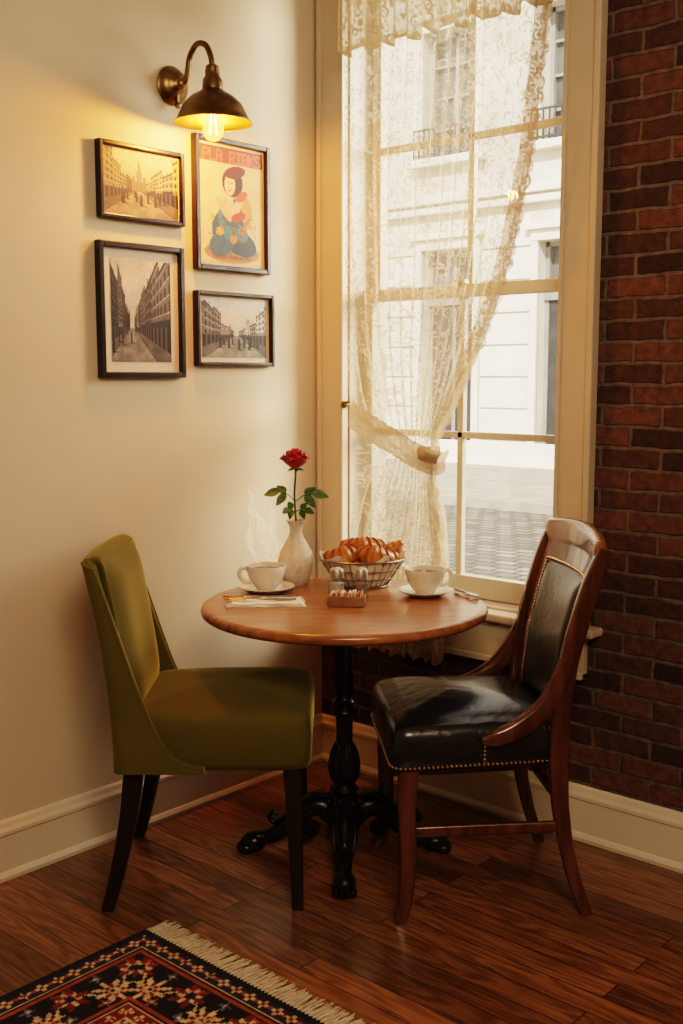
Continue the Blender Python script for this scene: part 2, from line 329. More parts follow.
# ------------------------------------------------------------------ room shell
X1=4.6; Y0=-4.6; ZC=3.0
boxes('floor',[bx(-.15,X1,Y0,.2,-.12,0)],m_floor,bevel=0)
boxes('ceiling',[bx(-.15,X1+.15,Y0-.15,.2,ZC,ZC+.12)],m_ceil,bevel=0)
boxes('wall_left',[bx(-.15,0,Y0,.2,0,ZC)],m_wall,bevel=0)
boxes('wall_back',[bx(-.15,X1,Y0-.15,Y0,-.12,ZC)],m_wall,bevel=0)
boxes('wall_east',[bx(X1,X1+.15,Y0-.15,.2,-.12,ZC)],m_wall,bevel=0)
WX0,WX1,WZ0,WZ1=.12,.975,.64,2.74
boxes('wall_right',[bx(0,WX0,0,.2,0,ZC),bx(WX1,X1,0,.2,0,ZC),bx(WX0,WX1,0,.2,0,WZ0),bx(WX0,WX1,0,.2,WZ1,ZC)],m_brick,bevel=0)
def baseboard(name,axis):
    prof=[(0,0),(.026,0),(.028,.012),(.022,.022),(.018,.026),(.018,.125),(.022,.13),(.022,.14),(.014,.150),(.010,.162),(.004,.168),(0,.168)]
    if axis=='y': rings=[[(d,y,z) for d,z in prof] for y in (Y0,0)]
    else: rings=[[(x,-d,z) for d,z in prof] for x in (0,X1)]
    mesh(name,*loftg(rings),m_base,smooth=False)
baseboard('baseboard_left','y'); baseboard('baseboard_right','x')

# window
win=E('window_1',(0,0,0))
boxes('casing',[bx(.012,WX0+.005,-.028,0,WZ0,WZ1+.12),bx(WX1-.005,WX1+.11,-.028,0,WZ0,WZ1+.12),bx(.012,WX1+.11,-.028,0,WZ1-.005,WZ1+.12),
   bx(.012,.03,-.04,0,WZ0,WZ1+.14),bx(WX1+.092,WX1+.112,-.04,0,WZ0,WZ1+.14),bx(WX1-.008,WX1+.006,-.034,0,WZ0,WZ1),bx(WX0-.006,WX0+.008,-.034,0,WZ0,WZ1)],m_trim_shaded,win,.004)
boxes('jambs',[bx(WX0,WX0+.014,0,.2,WZ0,WZ1),bx(WX1-.014,WX1,0,.2,WZ0,WZ1),bx(WX0,WX1,0,.2,WZ1-.014,WZ1),bx(WX0,WX1,-.0,.24,WZ0,WZ0+.03)],m_trim_shaded,win,.002)
boxes('stool',[bx(.004,WX1+.15,-.062,.06,.635,.662)],m_trim_shaded,win,.008)
boxes('apron',[bx(.012,WX1+.105,-.03,0,.50,.635),bx(.012,WX1+.105,-.04,0,.50,.52)],m_trim_shaded,win,.004)
def sash(nm_,z0,z1,y,hz):
    a,b=WX0+.014,WX1-.014; w=.04
    boxes(nm_,[bx(a,a+w,y,y+.035,z0,z1),bx(b-w,b,y,y+.035,z0,z1),bx(a+w,b-w,y,y+.035,z0,z0+(.07 if z0<1 else .035)),bx(a+w,b-w,y,y+.035,z1-.04,z1),
      bx((a+b)/2-.011,(a+b)/2+.011,y+.006,y+.03,z0,z1),bx(a+w,b-w,y+.006,y+.03,hz-.011,hz+.011)],m_trim_shaded,win,.003)
    boxes(nm_+'_pane',[bx(a+.02,b-.02,y+.016,y+.019,z0+.03,z1-.02)],m_glass,win,0)
sash('lower_sash',.672,1.69,.07,1.205); sash('upper_sash',1.655,WZ1-.014,.112,2.16)
boxes('sash_lock',[bx(.53,.57,.055,.085,1.69,1.705)],m_brass,win,.003)

# ------------------------------------------------------------------ street outside
boxes('street',[bx(-30,12,.2,7.3,-.2,-.08)],m_cob,bevel=0)
sw=[bx(-30,12,7.3,7.5,-.2,.03)]+[bx(-30+1.2*k,-30+1.2*k+1.185,7.515+1.225*j,7.515+1.225*j+1.21,-.2,.028) for k in range(35) for j in range(3)]
boxes('sidewalk',sw,m_side,bevel=.01)
fac=E('building_facade',(0,11.36,0))
wall_b=[]; gl=[]; fr=[]; tr=[]; dr=[]
xs=[-5.65+2.15*k for k in range(-8,7)]
floors=[(.05,3.35),(4.75,6.65),(8.1,9.9)]
edges=[-27]+[v for x in xs for v in (x-.5,x+.5)]+[12]
for i in range(0,len(edges),2): wall_b.append(bx(edges[i],edges[i+1],0,.5,0,11.5))
for x in xs:
    zs=[0]+[v for f in floors for v in f]+[11.5]
    for i in range(0,len(zs),2): wall_b.append(bx(x-.5,x+.5,0,.5,zs[i],zs[i+1]))
    for k,(a,b) in enumerate(floors):
        gl.append(bx(x-.5,x+.5,.26,.3,a,b))
        for s in (-1,1): tr.append(bx(x+s*.5-.0,x+s*.62,-.06,.02,a,b+.1)); fr.append(bx(x+s*.5,x+s*.43,.18,.26,a,b))
        tr.append(bx(x-.62,x+.62,-.07,.02,b,b+.16)); tr.append(bx(x-.7,x+.7,-.13,.02,b+.16,b+.24))
        fr.append(bx(x-.03,x+.03,.18,.26,a,b)); fr.append(bx(x-.5,x+.5,.18,.26,b-.07,b))
        if k>0:
            tr.append(bx(x-.7,x+.7,-.16,.02,a-.12,a))
            for q in range(1,4): fr.append(bx(x-.5,x+.5,.2,.26,a+(b-a)*q/4-.02,a+(b-a)*q/4+.02))
            # little wrought iron balcony rail
            dr.append(bx(x-.6,x+.6,-.15,-.12,a+.42,a+.45)); dr.append(bx(x-.6,x+.6,-.15,-.12,a+.03,a+.06))
            for q in range(13): dr.append(bx(x-.6+q*.1-.009,x-.6+q*.1+.009,-.145,-.125,a,a+.44))
        else:
            dr.append(bx(x-.43,x-.03,.2,.25,a,2.5)); dr.append(bx(x+.03,x+.43,.2,.25,a,2.5)); fr.append(bx(x-.5,x+.5,.14,.26,2.5,2.72))
boxes('stone_wall',wall_b,m_stone,fac,0); boxes('panes',gl,m_dglass,fac,0); boxes('window_frames',fr,m_wpaint,fac,0); boxes('doors_and_railings',dr,m_ddoor,fac,0)
for z in (3.9,4.05,7.4): tr.append(bx(-27,12,-.12,.0,z,z+.1))
for i in range(0,len(edges),2):
    a,b=edges[i]+.14,edges[i+1]-.14
    if b-a<.2: continue
    for k in range(7): tr.append(bx(a,b,-.03,.0,.42+k*.48,.42+k*.48+.45))
tr.append(bx(-27,12,-.16,.26,-.2,.05)); tr.append(bx(-27,12,-.05,0,.05,.38))
boxes('mouldings',tr,m_stone2,fac,.01)

# ------------------------------------------------------------------ curtain
def quads(r,c,flip=False):
    I=np.arange(r*c).reshape(r,c)
    if flip: q=np.stack([I[:-1,:-1],I[1:,:-1],I[1:,1:],I[:-1,1:]],-1)
    else: q=np.stack([I[:-1,:-1],I[:-1,1:],I[1:,1:],I[1:,:-1]],-1)
    return [tuple(x) for x in q.reshape(-1,4).tolist()]
def gridmesh(name, P, UV, mat, parent=None):
    r,c=P.shape[:2]
    o=mesh(name,P.reshape(-1,3),quads(r,c),mat,parent,ang=180)
    uvl=o.data.uv_layers.new(name='UVMap'); li=np.zeros(len(o.data.loops),dtype=np.int32); o.data.loops.foreach_get('vertex_index',li)
    uvl.data.foreach_set('uv',UV.reshape(-1,2)[li].astype(np.float32).ravel()); return o
m_lace=lace_mat('lace_net',.27,.42,edgeU=(1.00,1.05),edgeB=(2.04,2.12),colr=(.78,.69,.55),fl=34,nsc=24)
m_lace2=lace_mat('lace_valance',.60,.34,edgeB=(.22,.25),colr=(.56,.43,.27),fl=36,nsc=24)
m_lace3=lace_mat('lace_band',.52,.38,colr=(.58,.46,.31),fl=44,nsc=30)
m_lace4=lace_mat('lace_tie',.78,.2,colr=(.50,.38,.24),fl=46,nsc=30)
cur=E('lace_curtain',(0,0,0))
zs=np.linspace(2.66,.49,200); us=np.linspace(0,1,260)
kz=[.49,.65,.81,.95,1.06,1.13,1.17,1.22,1.32,1.475,1.6,1.77,2.04,2.42,2.66]
kr=[.600,.615,.625,.615,.592,.575,.578,.605,.66,.74,.80,.86,.921,.965,.975]
kl=[.20,.20,.205,.22,.235,.245,.245,.235,.21,.20,.20,.20,.20,.20,.20]
ka=[.026,.028,.026,.024,.018,.013,.013,.015,.018,.020,.019,.018,.016,.013,.010]
kp=[.85,.8,.72,.6,.45,.35,.35,.42,.55,.72,.82,.9,1,1,1]
def sm(a):
    k=np.ones(9)/9; b=np.pad(a,4,mode='edge'); return np.convolve(b,k,'valid')
R_=sm(np.interp(zs,kz,kr)); L_=sm(np.interp(zs,kz,kl)); A_=sm(np.interp(zs,kz,ka)); Pw=sm(np.interp(zs,kz,kp))
P=np.zeros((len(zs),len(us),3)); UV=np.zeros((len(zs),len(us),2))
for i,z in enumerate(zs):
    x=L_[i]+(R_[i]-L_[i])*us**Pw[i]
    g=np.exp(-((z-1.14)/.10)**2)
    ph=us*2*pi*14
    y=-.098+A_[i]*(np.sin(ph+.5*np.sin(us*9))+.35*np.sin(ph*2.3+z*1.5))*(1-.3*g)-.014*g*us
    xx=x+.008*np.cos(ph*1.0+z)*(1-g)
    zz=z-.0+(.012*np.sin(us*2*pi*22) if z<.53 else 0)
    P[i,:,0]=xx; P[i,:,1]=np.maximum(y,-.142); P[i,:,2]=zz; UV[i,:,0]=us*1.1; UV[i,:,1]=2.66-z
gridmesh('net_panel',P,UV,m_lace,cur)
zs2=np.linspace(2.60,.5,300); ws=np.linspace(0,1,9)
P=np.zeros((len(zs2),9,3)); UV=np.zeros((len(zs2),9,2)); Rr=np.interp(zs2,zs[::-1],R_[::-1])
for i,z in enumerate(zs2):
    g=math.exp(-((z-1.14)/.08)**2); wd=(.050+.012*abs(math.sin(z*pi/.045)))*(1-.6*g)
    P[i,:,0]=Rr[i]-.036*(1-g)+ws*wd; P[i,:,1]=-.124-.0045*np.sin(z*55+ws*3)*(.3+ws)*(1-.6*g)-.006*ws; P[i,:,2]=z-ws*.018
    UV[i,:,0]=ws*.06; UV[i,:,1]=z
gridmesh('edge_ruffle',P,UV,m_lace3,cur)
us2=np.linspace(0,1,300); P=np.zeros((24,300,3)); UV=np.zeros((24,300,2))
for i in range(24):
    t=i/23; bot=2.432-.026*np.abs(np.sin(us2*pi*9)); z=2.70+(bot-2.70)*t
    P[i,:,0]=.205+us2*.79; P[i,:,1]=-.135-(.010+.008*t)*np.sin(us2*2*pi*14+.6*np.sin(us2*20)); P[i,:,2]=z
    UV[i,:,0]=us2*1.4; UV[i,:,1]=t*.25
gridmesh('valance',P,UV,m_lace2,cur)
g=G(); g.add(*sweepg([(.06,-.11,2.705),(1.04,-.11,2.705)],.010,n=12)); g.add(*sph((.05,-.11,2.705),.02)); g.add(*sph((1.05,-.11,2.705),.02))
for x in (.07,1.03): g.add(*sweepg([(x,-.03,2.70),(x,-.11,2.70)],.007,n=8))
g.out('rod',m_brass,cur)
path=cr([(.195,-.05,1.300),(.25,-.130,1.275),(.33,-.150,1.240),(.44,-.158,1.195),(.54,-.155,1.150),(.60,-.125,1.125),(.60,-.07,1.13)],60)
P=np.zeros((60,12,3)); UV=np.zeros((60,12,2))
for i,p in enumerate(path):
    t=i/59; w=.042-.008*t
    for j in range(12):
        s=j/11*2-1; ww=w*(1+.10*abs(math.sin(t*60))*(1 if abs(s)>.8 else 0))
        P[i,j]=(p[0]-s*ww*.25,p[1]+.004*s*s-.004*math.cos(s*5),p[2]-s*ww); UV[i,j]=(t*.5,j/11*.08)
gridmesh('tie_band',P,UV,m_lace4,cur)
m_knot=M('tie_cord',(.46,.35,.22),.9,c2=(.37,.28,.17),ns=60)
g=G(); g.add(*sweepg(cr([(.578,-.075,1.16),(.555,-.150,1.158),(.588,-.162,1.148),(.61,-.130,1.14)],20),.006,.018,n=10)); g.out('tie_knot',m_knot,cur)
g=G(); g.add(*sweepg(cr([(.145,.0,1.30),(.155,-.05,1.30),(.172,-.078,1.305),(.20,-.075,1.31)],12),.005)); g.add(*sph((.170,-.070,1.30),.013)); g.out('tieback_hook',m_brass,cur)

# ------------------------------------------------------------------ pictures
def s2l(a): a=np.clip(a,0,1); return np.where(a<=.04045,a/12.92,((a+.055)/1.055)**2.4)
def colgrid(name, img, W, H, place, mat, parent=None):
    h,w=img.shape[:2]; X,Z=np.meshgrid(np.linspace(0,W,w),np.linspace(H,0,h))
    P=place(X,Z); o=mesh(name,P.reshape(-1,3),quads(h,w,True),mat,parent,smooth=False)
    a=o.data.color_attributes.new('Col','FLOAT_COLOR','POINT'); c=np.ones((h*w,4),np.float32); c[:,:3]=s2l(img.reshape(-1,3)); a.data.foreach_set('color',c.ravel()); return o
def noise2(h,w,s,seed):
    r=np.random.RandomState(seed); g=r.rand(int(h/s)+3,int(w/s)+3)
    y=np.arange(h)/s; x=np.arange(w)/s; yi=y.astype(int); xi=x.astype(int); fy=(y-yi)[:,None]; fx=(x-xi)[None]
    return (g[yi][:,xi]*(1-fy)*(1-fx)+g[yi+1][:,xi]*fy*(1-fx)+g[yi][:,xi+1]*(1-fy)*fx+g[yi+1][:,xi+1]*fy*fx)
def street(w,h,vx,vy,tl,trr,seed,tint,steeple=False,people=10,lt=.26,rt=.52):
    Y,X=np.mgrid[0:h,0:w]; x=X/w; y=1-Y/h
    dx=x-vx; k=np.abs(dx)+1e-3; left=dx<0
    rnd=np.random.RandomState(seed); H1=rnd.rand(40); T1=rnd.rand(40)
    d=np.log(k)*5.0+20+np.where(left,0,.37); bi=np.clip((d*.55).astype(int),0,19)+np.where(left,0,20)
    slope=np.where(left,tl,trr)*(.62+.6*H1[bi])
    im=np.full((h,w),.88)-.16*noise2(h,w,w/4,seed)
    top=vy+.04+k*slope; base=vy-k*.40
    bld=(y<top)&(y>base)&(k>.035); roof=bld&(y>top-.08*k-.01)
    q=(y-vy)/k
    tone=np.where(left,lt,rt)+.26*(T1[bi]-.5)+.10*noise2(h,w,w/9,seed+1)
    fl=2.6+1.5*T1[bi]
    win_=(np.mod(d*1.5,1)<.42)&(np.mod(q*fl,1)<.60)&(q>.05)&(q<slope*1.0-.05)
    led=(np.mod(q*fl,1)>.90)&(q>0)
    im=np.where(bld,np.where(win_,tone*.38,np.where(led,tone*1.4+.05,tone)),im)
    im=np.where(roof,tone*.45,im)
    chim=(y<top+.05)&(y>=top)&(np.mod(d*1.1,1)<.16)&(k>.06); im=np.where(chim,tone*.5,im)
    shop=bld&(q<.02); im=np.where(shop,np.where(np.mod(d*1.3,1)<.6,.09,.34),im)
    awn=bld&(q>.02)&(q<.15)&(T1[bi]>.4); im=np.where(awn,.18+.45*(np.mod(d*9,1)<.5)*(T1[bi]>.7),im)
    edge_=bld&(np.abs(np.mod(d*.55,1)-.5)>.485); im=np.where(edge_,im*.5,im)
    st=(y<=base)|((k<=.035)&(y<vy-.01))
    road=.66-.22*noise2(h,w,w/14,seed+2); side_=(np.abs(dx)>(vy-y)*1.15+.02); road=np.where(side_,road*.72,road); road=np.where(np.abs(np.abs(dx)-(vy-y)*1.15-.02)<.008,.3,road)
    im=np.where(st,road,im)
    if steeple:
        t=(np.abs(dx)<.035)&(y>vy)&(y<vy+.30); im=np.where(t|((np.abs(dx)<.010*(1+(vy+.45-y)*6))&(y<vy+.45)&(y>vy+.25)),.50,im)
        im=np.where((np.abs(dx)<.10)&(y>vy-.02)&(y<vy+.14),.55-.25*(np.mod(x*60,1)<.4),im)
        for q_ in (-.07,.07): im=np.where((np.abs(dx-q_)<.018)&(y>vy)&(y<vy+.22),.48,im)
    for _ in range(people):
        px=vx+rnd.uniform(-.36,.36); dep=rnd.uniform(.10,.62); s=dep*.19; py=vy-dep*.42
        hd=(((x-px)/(s*.13))**2+((y-(py+s*1.55))/(s*.17))**2)<1
        bd=(np.abs(x-px)<s*.20*(1-.35*np.clip((y-py)/(s*1.4),0,1)))&(y>py)&(y<py+s*1.4)
        im=np.where(hd|bd,.07+.12*rnd.rand(),im)
        sh_=(((x-px-.03)/(s*.5))**2+((y-py)/(s*.10))**2)<1; im=np.where(sh_&~bd,im*.7,im)
    im=np.clip(im,0,1)*(.90+.2*noise2(h,w,2,seed+4))
    im=.48+(im-.5)*1.15
    return np.clip(im,.03,1)[...,None]*np.array(tint)[None,None]
FONT={'P':["11110","10001","10001","11110","10000","10000","10000"],'A':["01110","10001","10001","11111","10001","10001","10001"],'R':["11110","10001","10001","11110","10100","10010","10001"],
'I':["11111","00100","00100","00100","00100","00100","11111"],'B':["11110","10001","10001","11110","10001","10001","11110"],'S':["01111","10000","10000","01110","00001","00001","11110"],' ':["00000"]*7,
'L':["10000","10000","10000","10000","10000","10000","11111"],'K':["10001","10010","10100","11000","10100","10010","10001"]}
def poster(w=200,h=266):
    Y,X=np.mgrid[0:h,0:w]; x=X/w; y=1-Y/h
    im=np.ones((h,w,3))*np.array([.88,.72,.50]); im-=.07*noise2(h,w,30,5)[...,None]
    def put(mask,c): im[mask]=np.array(c)
    def ell(cx,cy,a,b,rot=0):
        c,s=math.cos(rot),math.sin(rot); u=(x-cx)*c+(y-cy)*s*1.33; v=-(x-cx)*s+(y-cy)*c*1.33; return (u/a)**2+(v/b)**2<1
    put((y>.865),[.48,.25,.15])
    put(ell(.5,.1,.44,.12),[.62,.42,.22])
    put(ell(.60,.46,.22,.24),[.82,.50,.24])
    put(ell(.44,.30,.26,.24,.2),[.16,.28,.34]); put(ell(.60,.20,.30,.15,-.3),[.13,.21,.28]); put(ell(.33,.17,.2,.14,.3),[.18,.32,.38])
    put(ell(.40,.34,.10,.20,.5),[.24,.42,.46]); put(ell(.62,.28,.14,.10,-.4),[.26,.40,.40])
    put(ell(.50,.45,.16,.17),[.20,.30,.34])
    put(ell(.46,.47,.10,.12),[.86,.64,.46])
    put(ell(.58,.50,.055,.19,-.6),[.88,.66,.48]); put(ell(.37,.47,.045,.17,.7),[.84,.60,.42])
    put(ell(.60,.42,.12,.05,.3),[.72,.20,.12])
    put(ell(.47,.60,.06,.08),[.90,.70,.52])
    put(ell(.51,.71,.165,.165),[.22,.11,.08]); put(ell(.47,.69,.085,.12),[.92,.72,.52]); put(ell(.55,.80,.17,.07,.2),[.35,.12,.08])
    put(ell(.445,.705,.016,.008)|ell(.500,.705,.016,.008),[.15,.08,.06]); put(ell(.468,.640,.022,.010),[.75,.12,.1]); put(ell(.450,.675,.006,.03),[.75,.55,.4])
    put(ell(.66,.60,.10,.05,.6),[.80,.30,.14]); put(ell(.30,.28,.06,.05),[.85,.55,.2]); put(ell(.52,.22,.05,.05),[.80,.45,.2]); put(ell(.66,.30,.05,.04),[.75,.3,.2])
    n=noise2(h,w,5,9); m=(y<.42)&(y>.06)&(n>.62)&(np.abs(x-.5)<.38); im[m]=im[m]*.6+np.array([.3,.2,.1])*.4
    put((y<.075)&(y>.045)&(np.abs(x-.5)<.3)&(np.mod(x*34,1)<.6),[.3,.18,.12])
    word="PLA RIBKS"; cw=.92/len(word)
    for k,ch in enumerate(word):
        for r_,row in enumerate(FONT[ch]):
            for c_,b_ in enumerate(row):
                if b_=='1':
                    x0=.05+k*cw+c_*cw/5.6; y0=.980-r_*.0150; put((x>=x0)&(x<x0+cw/5.6*1.5)&(y<=y0)&(y>y0-.019),[.92,.36,.22])
    im*=(.93+.12*noise2(h,w,2.2,44))[...,None]
    return im
m_print=attr_mat('print_paper',.55)
def picture(name,y0,y1,z0,z1,img,mount,fw=.017):
    W=y1-y0; H=z1-z0; e=E(name,(0,y0,z0))
    boxes('frame',[bx(.001,.026,0,fw,0,H),bx(.001,.026,W-fw,W,0,H),bx(.001,.026,fw,W-fw,0,fw),bx(.001,.026,fw,W-fw,H-fw,H)],m_frame,e,.003)
    boxes('mount',[bx(.001,.010,fw,W-fw,fw,H-fw)],m_mat,e,0)
    a=fw+mount; colgrid('print',img,W-2*a,H-2*a,lambda X,Z: np.stack([np.full_like(X,.0115),a+X,a+Z],-1),m_print,e)
picture('framed_photo',-.945,-.633,1.847,2.063,street(210,140,.47,.40,1.35,1.15,11,(.98,.80,.60),True,14,.34,.46),.004,.013)
picture('framed_poster',-.589,-.270,1.727,2.134,poster(),.008)
picture('framed_photo',-.955,-.640,1.392,1.783,street(160,220,.34,.34,2.1,1.5,24,(.88,.82,.77),False,8,.20,.33),.030)
picture('framed_photo',-.592,-.255,1.428,1.662,street(210,140,.52,.40,1.15,1.0,33,(.94,.91,.86),False,14,.42,.52),.015,.013)

# ------------------------------------------------------------------ sconce
sco=E('wall_sconce',(0,-.660,2.258))
g=G(); g.add(*latheg([(.001,.001),(.056,.001),(.057,.008),(.05,.014),(.046,.024),(.034,.030),(.022,.036),(.014,.05),(.001,.055)],32,axis='x'))
g.add(*sph((.045,0,0),.017)); g.add(*sph((.03,0,-.06),.010)); g.add(*sweepg([(.03,0,-.03),(.03,0,-.062)],.005))
g.add(*sweepg(cr([(.04,0,0),(.065,0,.004),(.078,0,.035),(.088,0,.070),(.12,0,.098),(.158,0,.088),(.180,0,.05),(.185,0,.015)],40),.0085,n=14,up=(0,1,0)))
g.out('plate_and_gooseneck',m_brass,sco)
sh=[(.010,.030),(.018,.026),(.021,.012),(.021,-.004),(.028,-.012),(.030,-.040),(.040,-.048),(.062,-.060),(.085,-.082),(.100,-.112),(.106,-.126),(.112,-.130),(.113,-.134)]
mesh('shade',*latheg(sh,56,(.185,0,0)),m_brass,sco)
mesh('shade_lining',*latheg([(.112,-.133),(.103,-.125),(.097,-.112),(.082,-.084),(.060,-.063),(.038,-.052),(.001,-.05)],56,(.185,0,0)),m_brassin,sco)
mesh('socket',*latheg([(.001,-.05),(.016,-.05),(.016,-.095),(.001,-.095)],20,(.185,0,0)),m_brass,sco)
mesh('bulb',*latheg([(.012,-.09),(.014,-.10),(.026,-.122),(.032,-.145),(.029,-.165),(.018,-.180),(.001,-.186)],28,(.185,0,0)),emis('bulb_glass',(1,.30,.035),7,.40),sco)
g=G()
for k in range(4):
    a=k*pi/2; g.add(*sweepg([(.185+.006*math.cos(a),.006*math.sin(a),-.10),(.185+.014*math.cos(a),.014*math.sin(a),-.165)],.0018,n=6))
g.out('filament',emis('filament',(1,.5,.14),80),sco)

# ------------------------------------------------------------------ green velvet chair
def greenchair():
    e=E('velvet_dining_chair',(.408,-.885,0),math.radians(42.0))
    w=.252; xb=-.240; rc=.032; xf=.0; th=.055
    plan=[]
    for x in np.linspace(xf,xb+rc,20): plan.append((x,-w))
    for a in np.linspace(0,pi/2,7)[1:]: plan.append((xb+rc-rc*math.sin(a),-w+rc-rc*math.cos(a)))
    for y in np.linspace(-w+rc,w-rc,16)[1:]: plan.append((xb,y))
    for a in np.linspace(0,pi/2,7)[1:]: plan.append((xb+rc-rc*math.cos(a),w-rc+rc*math.sin(a)))
    for x in np.linspace(xb+rc,xf,20)[1:]: plan.append((x,w))
    plan=np.array(plan); n=len(plan); rings=[]
    for i in range(n):
        t=plan[min(i+1,n-1)]-plan[max(i-1,0)]; t=t/np.linalg.norm(t); nin=np.array([t[1],-t[0]])
        if nin@(np.array([0.05,0])-plan[i])<0: nin=-nin
        x,y=plan[i]
        if x<=xb+rc+1e-6: zt=.935+.012*(1-(y/w)**2)-.012*(max(abs(y)-w+rc,0)/rc)**2
        else:
            q=(x-(xb+rc))/(xf-(xb+rc)); zt=.415+.508*(1-q)**3.4-.02*q
        tt=th*(.55 if x>xb+rc else 1)
        if abs(x-xb)<rc+.001 and abs(y)>w-rc: tt=th*.8
        ring=[]
        def pt(off,z):
            h=(z-.375)/.56; lean=-.072*max(h,0)**1.8; px=x+nin[0]*off+lean; py=(y+nin[1]*off)*(1-.02*h)
            return (px,py,z)
        top=zt-min(tt/2,(zt-.375)*.45)
        for z in np.linspace(.375,top,13): ring.append(pt(0,z))
        for a in np.linspace(0,pi,7)[1:-1]: ring.append(pt(tt/2-tt/2*math.cos(a),top+(zt-top)*math.sin(a)))
        for z in np.linspace(top,.375,13): ring.append(pt(tt,z))
        rings.append(ring)
    mesh('back_shell',*loftg(rings),m_velvet,e,ang=60)
    mesh('piping',*sweepg([r[13] for r in rings],.0042,n=8),m_velvet,e)
    rows=[]
    for i in range(24):
        t=i/23; z=.50+.425*t; h=(z-.375)/.56; row=[]
        for j in range(24):
            q=j/23*2-1; puff=.032*max(1-abs(q)**5,0)*max(1-abs(2*t-1)**8,0)-.010*(1-q*q)*math.sin(pi*t)
            row.append((xb+th-.004-.072*h**1.8+puff,q*.218,z))
        rows.append(row)
    mesh('back_pad',*loftg(rows,cap=False,closed=False),m_velvet,e,ang=80)
    ol=rpoly([(.275,-.240),(.275,.240),(-.02,.243),(-.20,.205),(-.20,-.205),(-.02,-.243)],.045,6)
    mesh('seat',*cushiong(ol,.375,.535,e=.038,crown=.026,cen=(.04,0)),m_velvet,e,ang=75)
    g=G()
    for s in (-1,1):
        g.add(*sweepg(cr([(.225,s*.205,.40),(.233,s*.22,.2),(.240,s*.230,0)],12),np.linspace(.024,.015,12),np.linspace(.024,.015,12),n=16,p=7,up=(0,1,0)))
        g.add(*sweepg(cr([(-.185,s*.200,.42),(-.205,s*.21,.25),(-.235,s*.225,.1),(-.262,s*.235,0)],14),np.linspace(.026,.016,14),np.linspace(.024,.015,14),n=16,p=7,up=(0,1,0)))
    g.out('legs',m_dleg,e,ang=30)
greenchair()

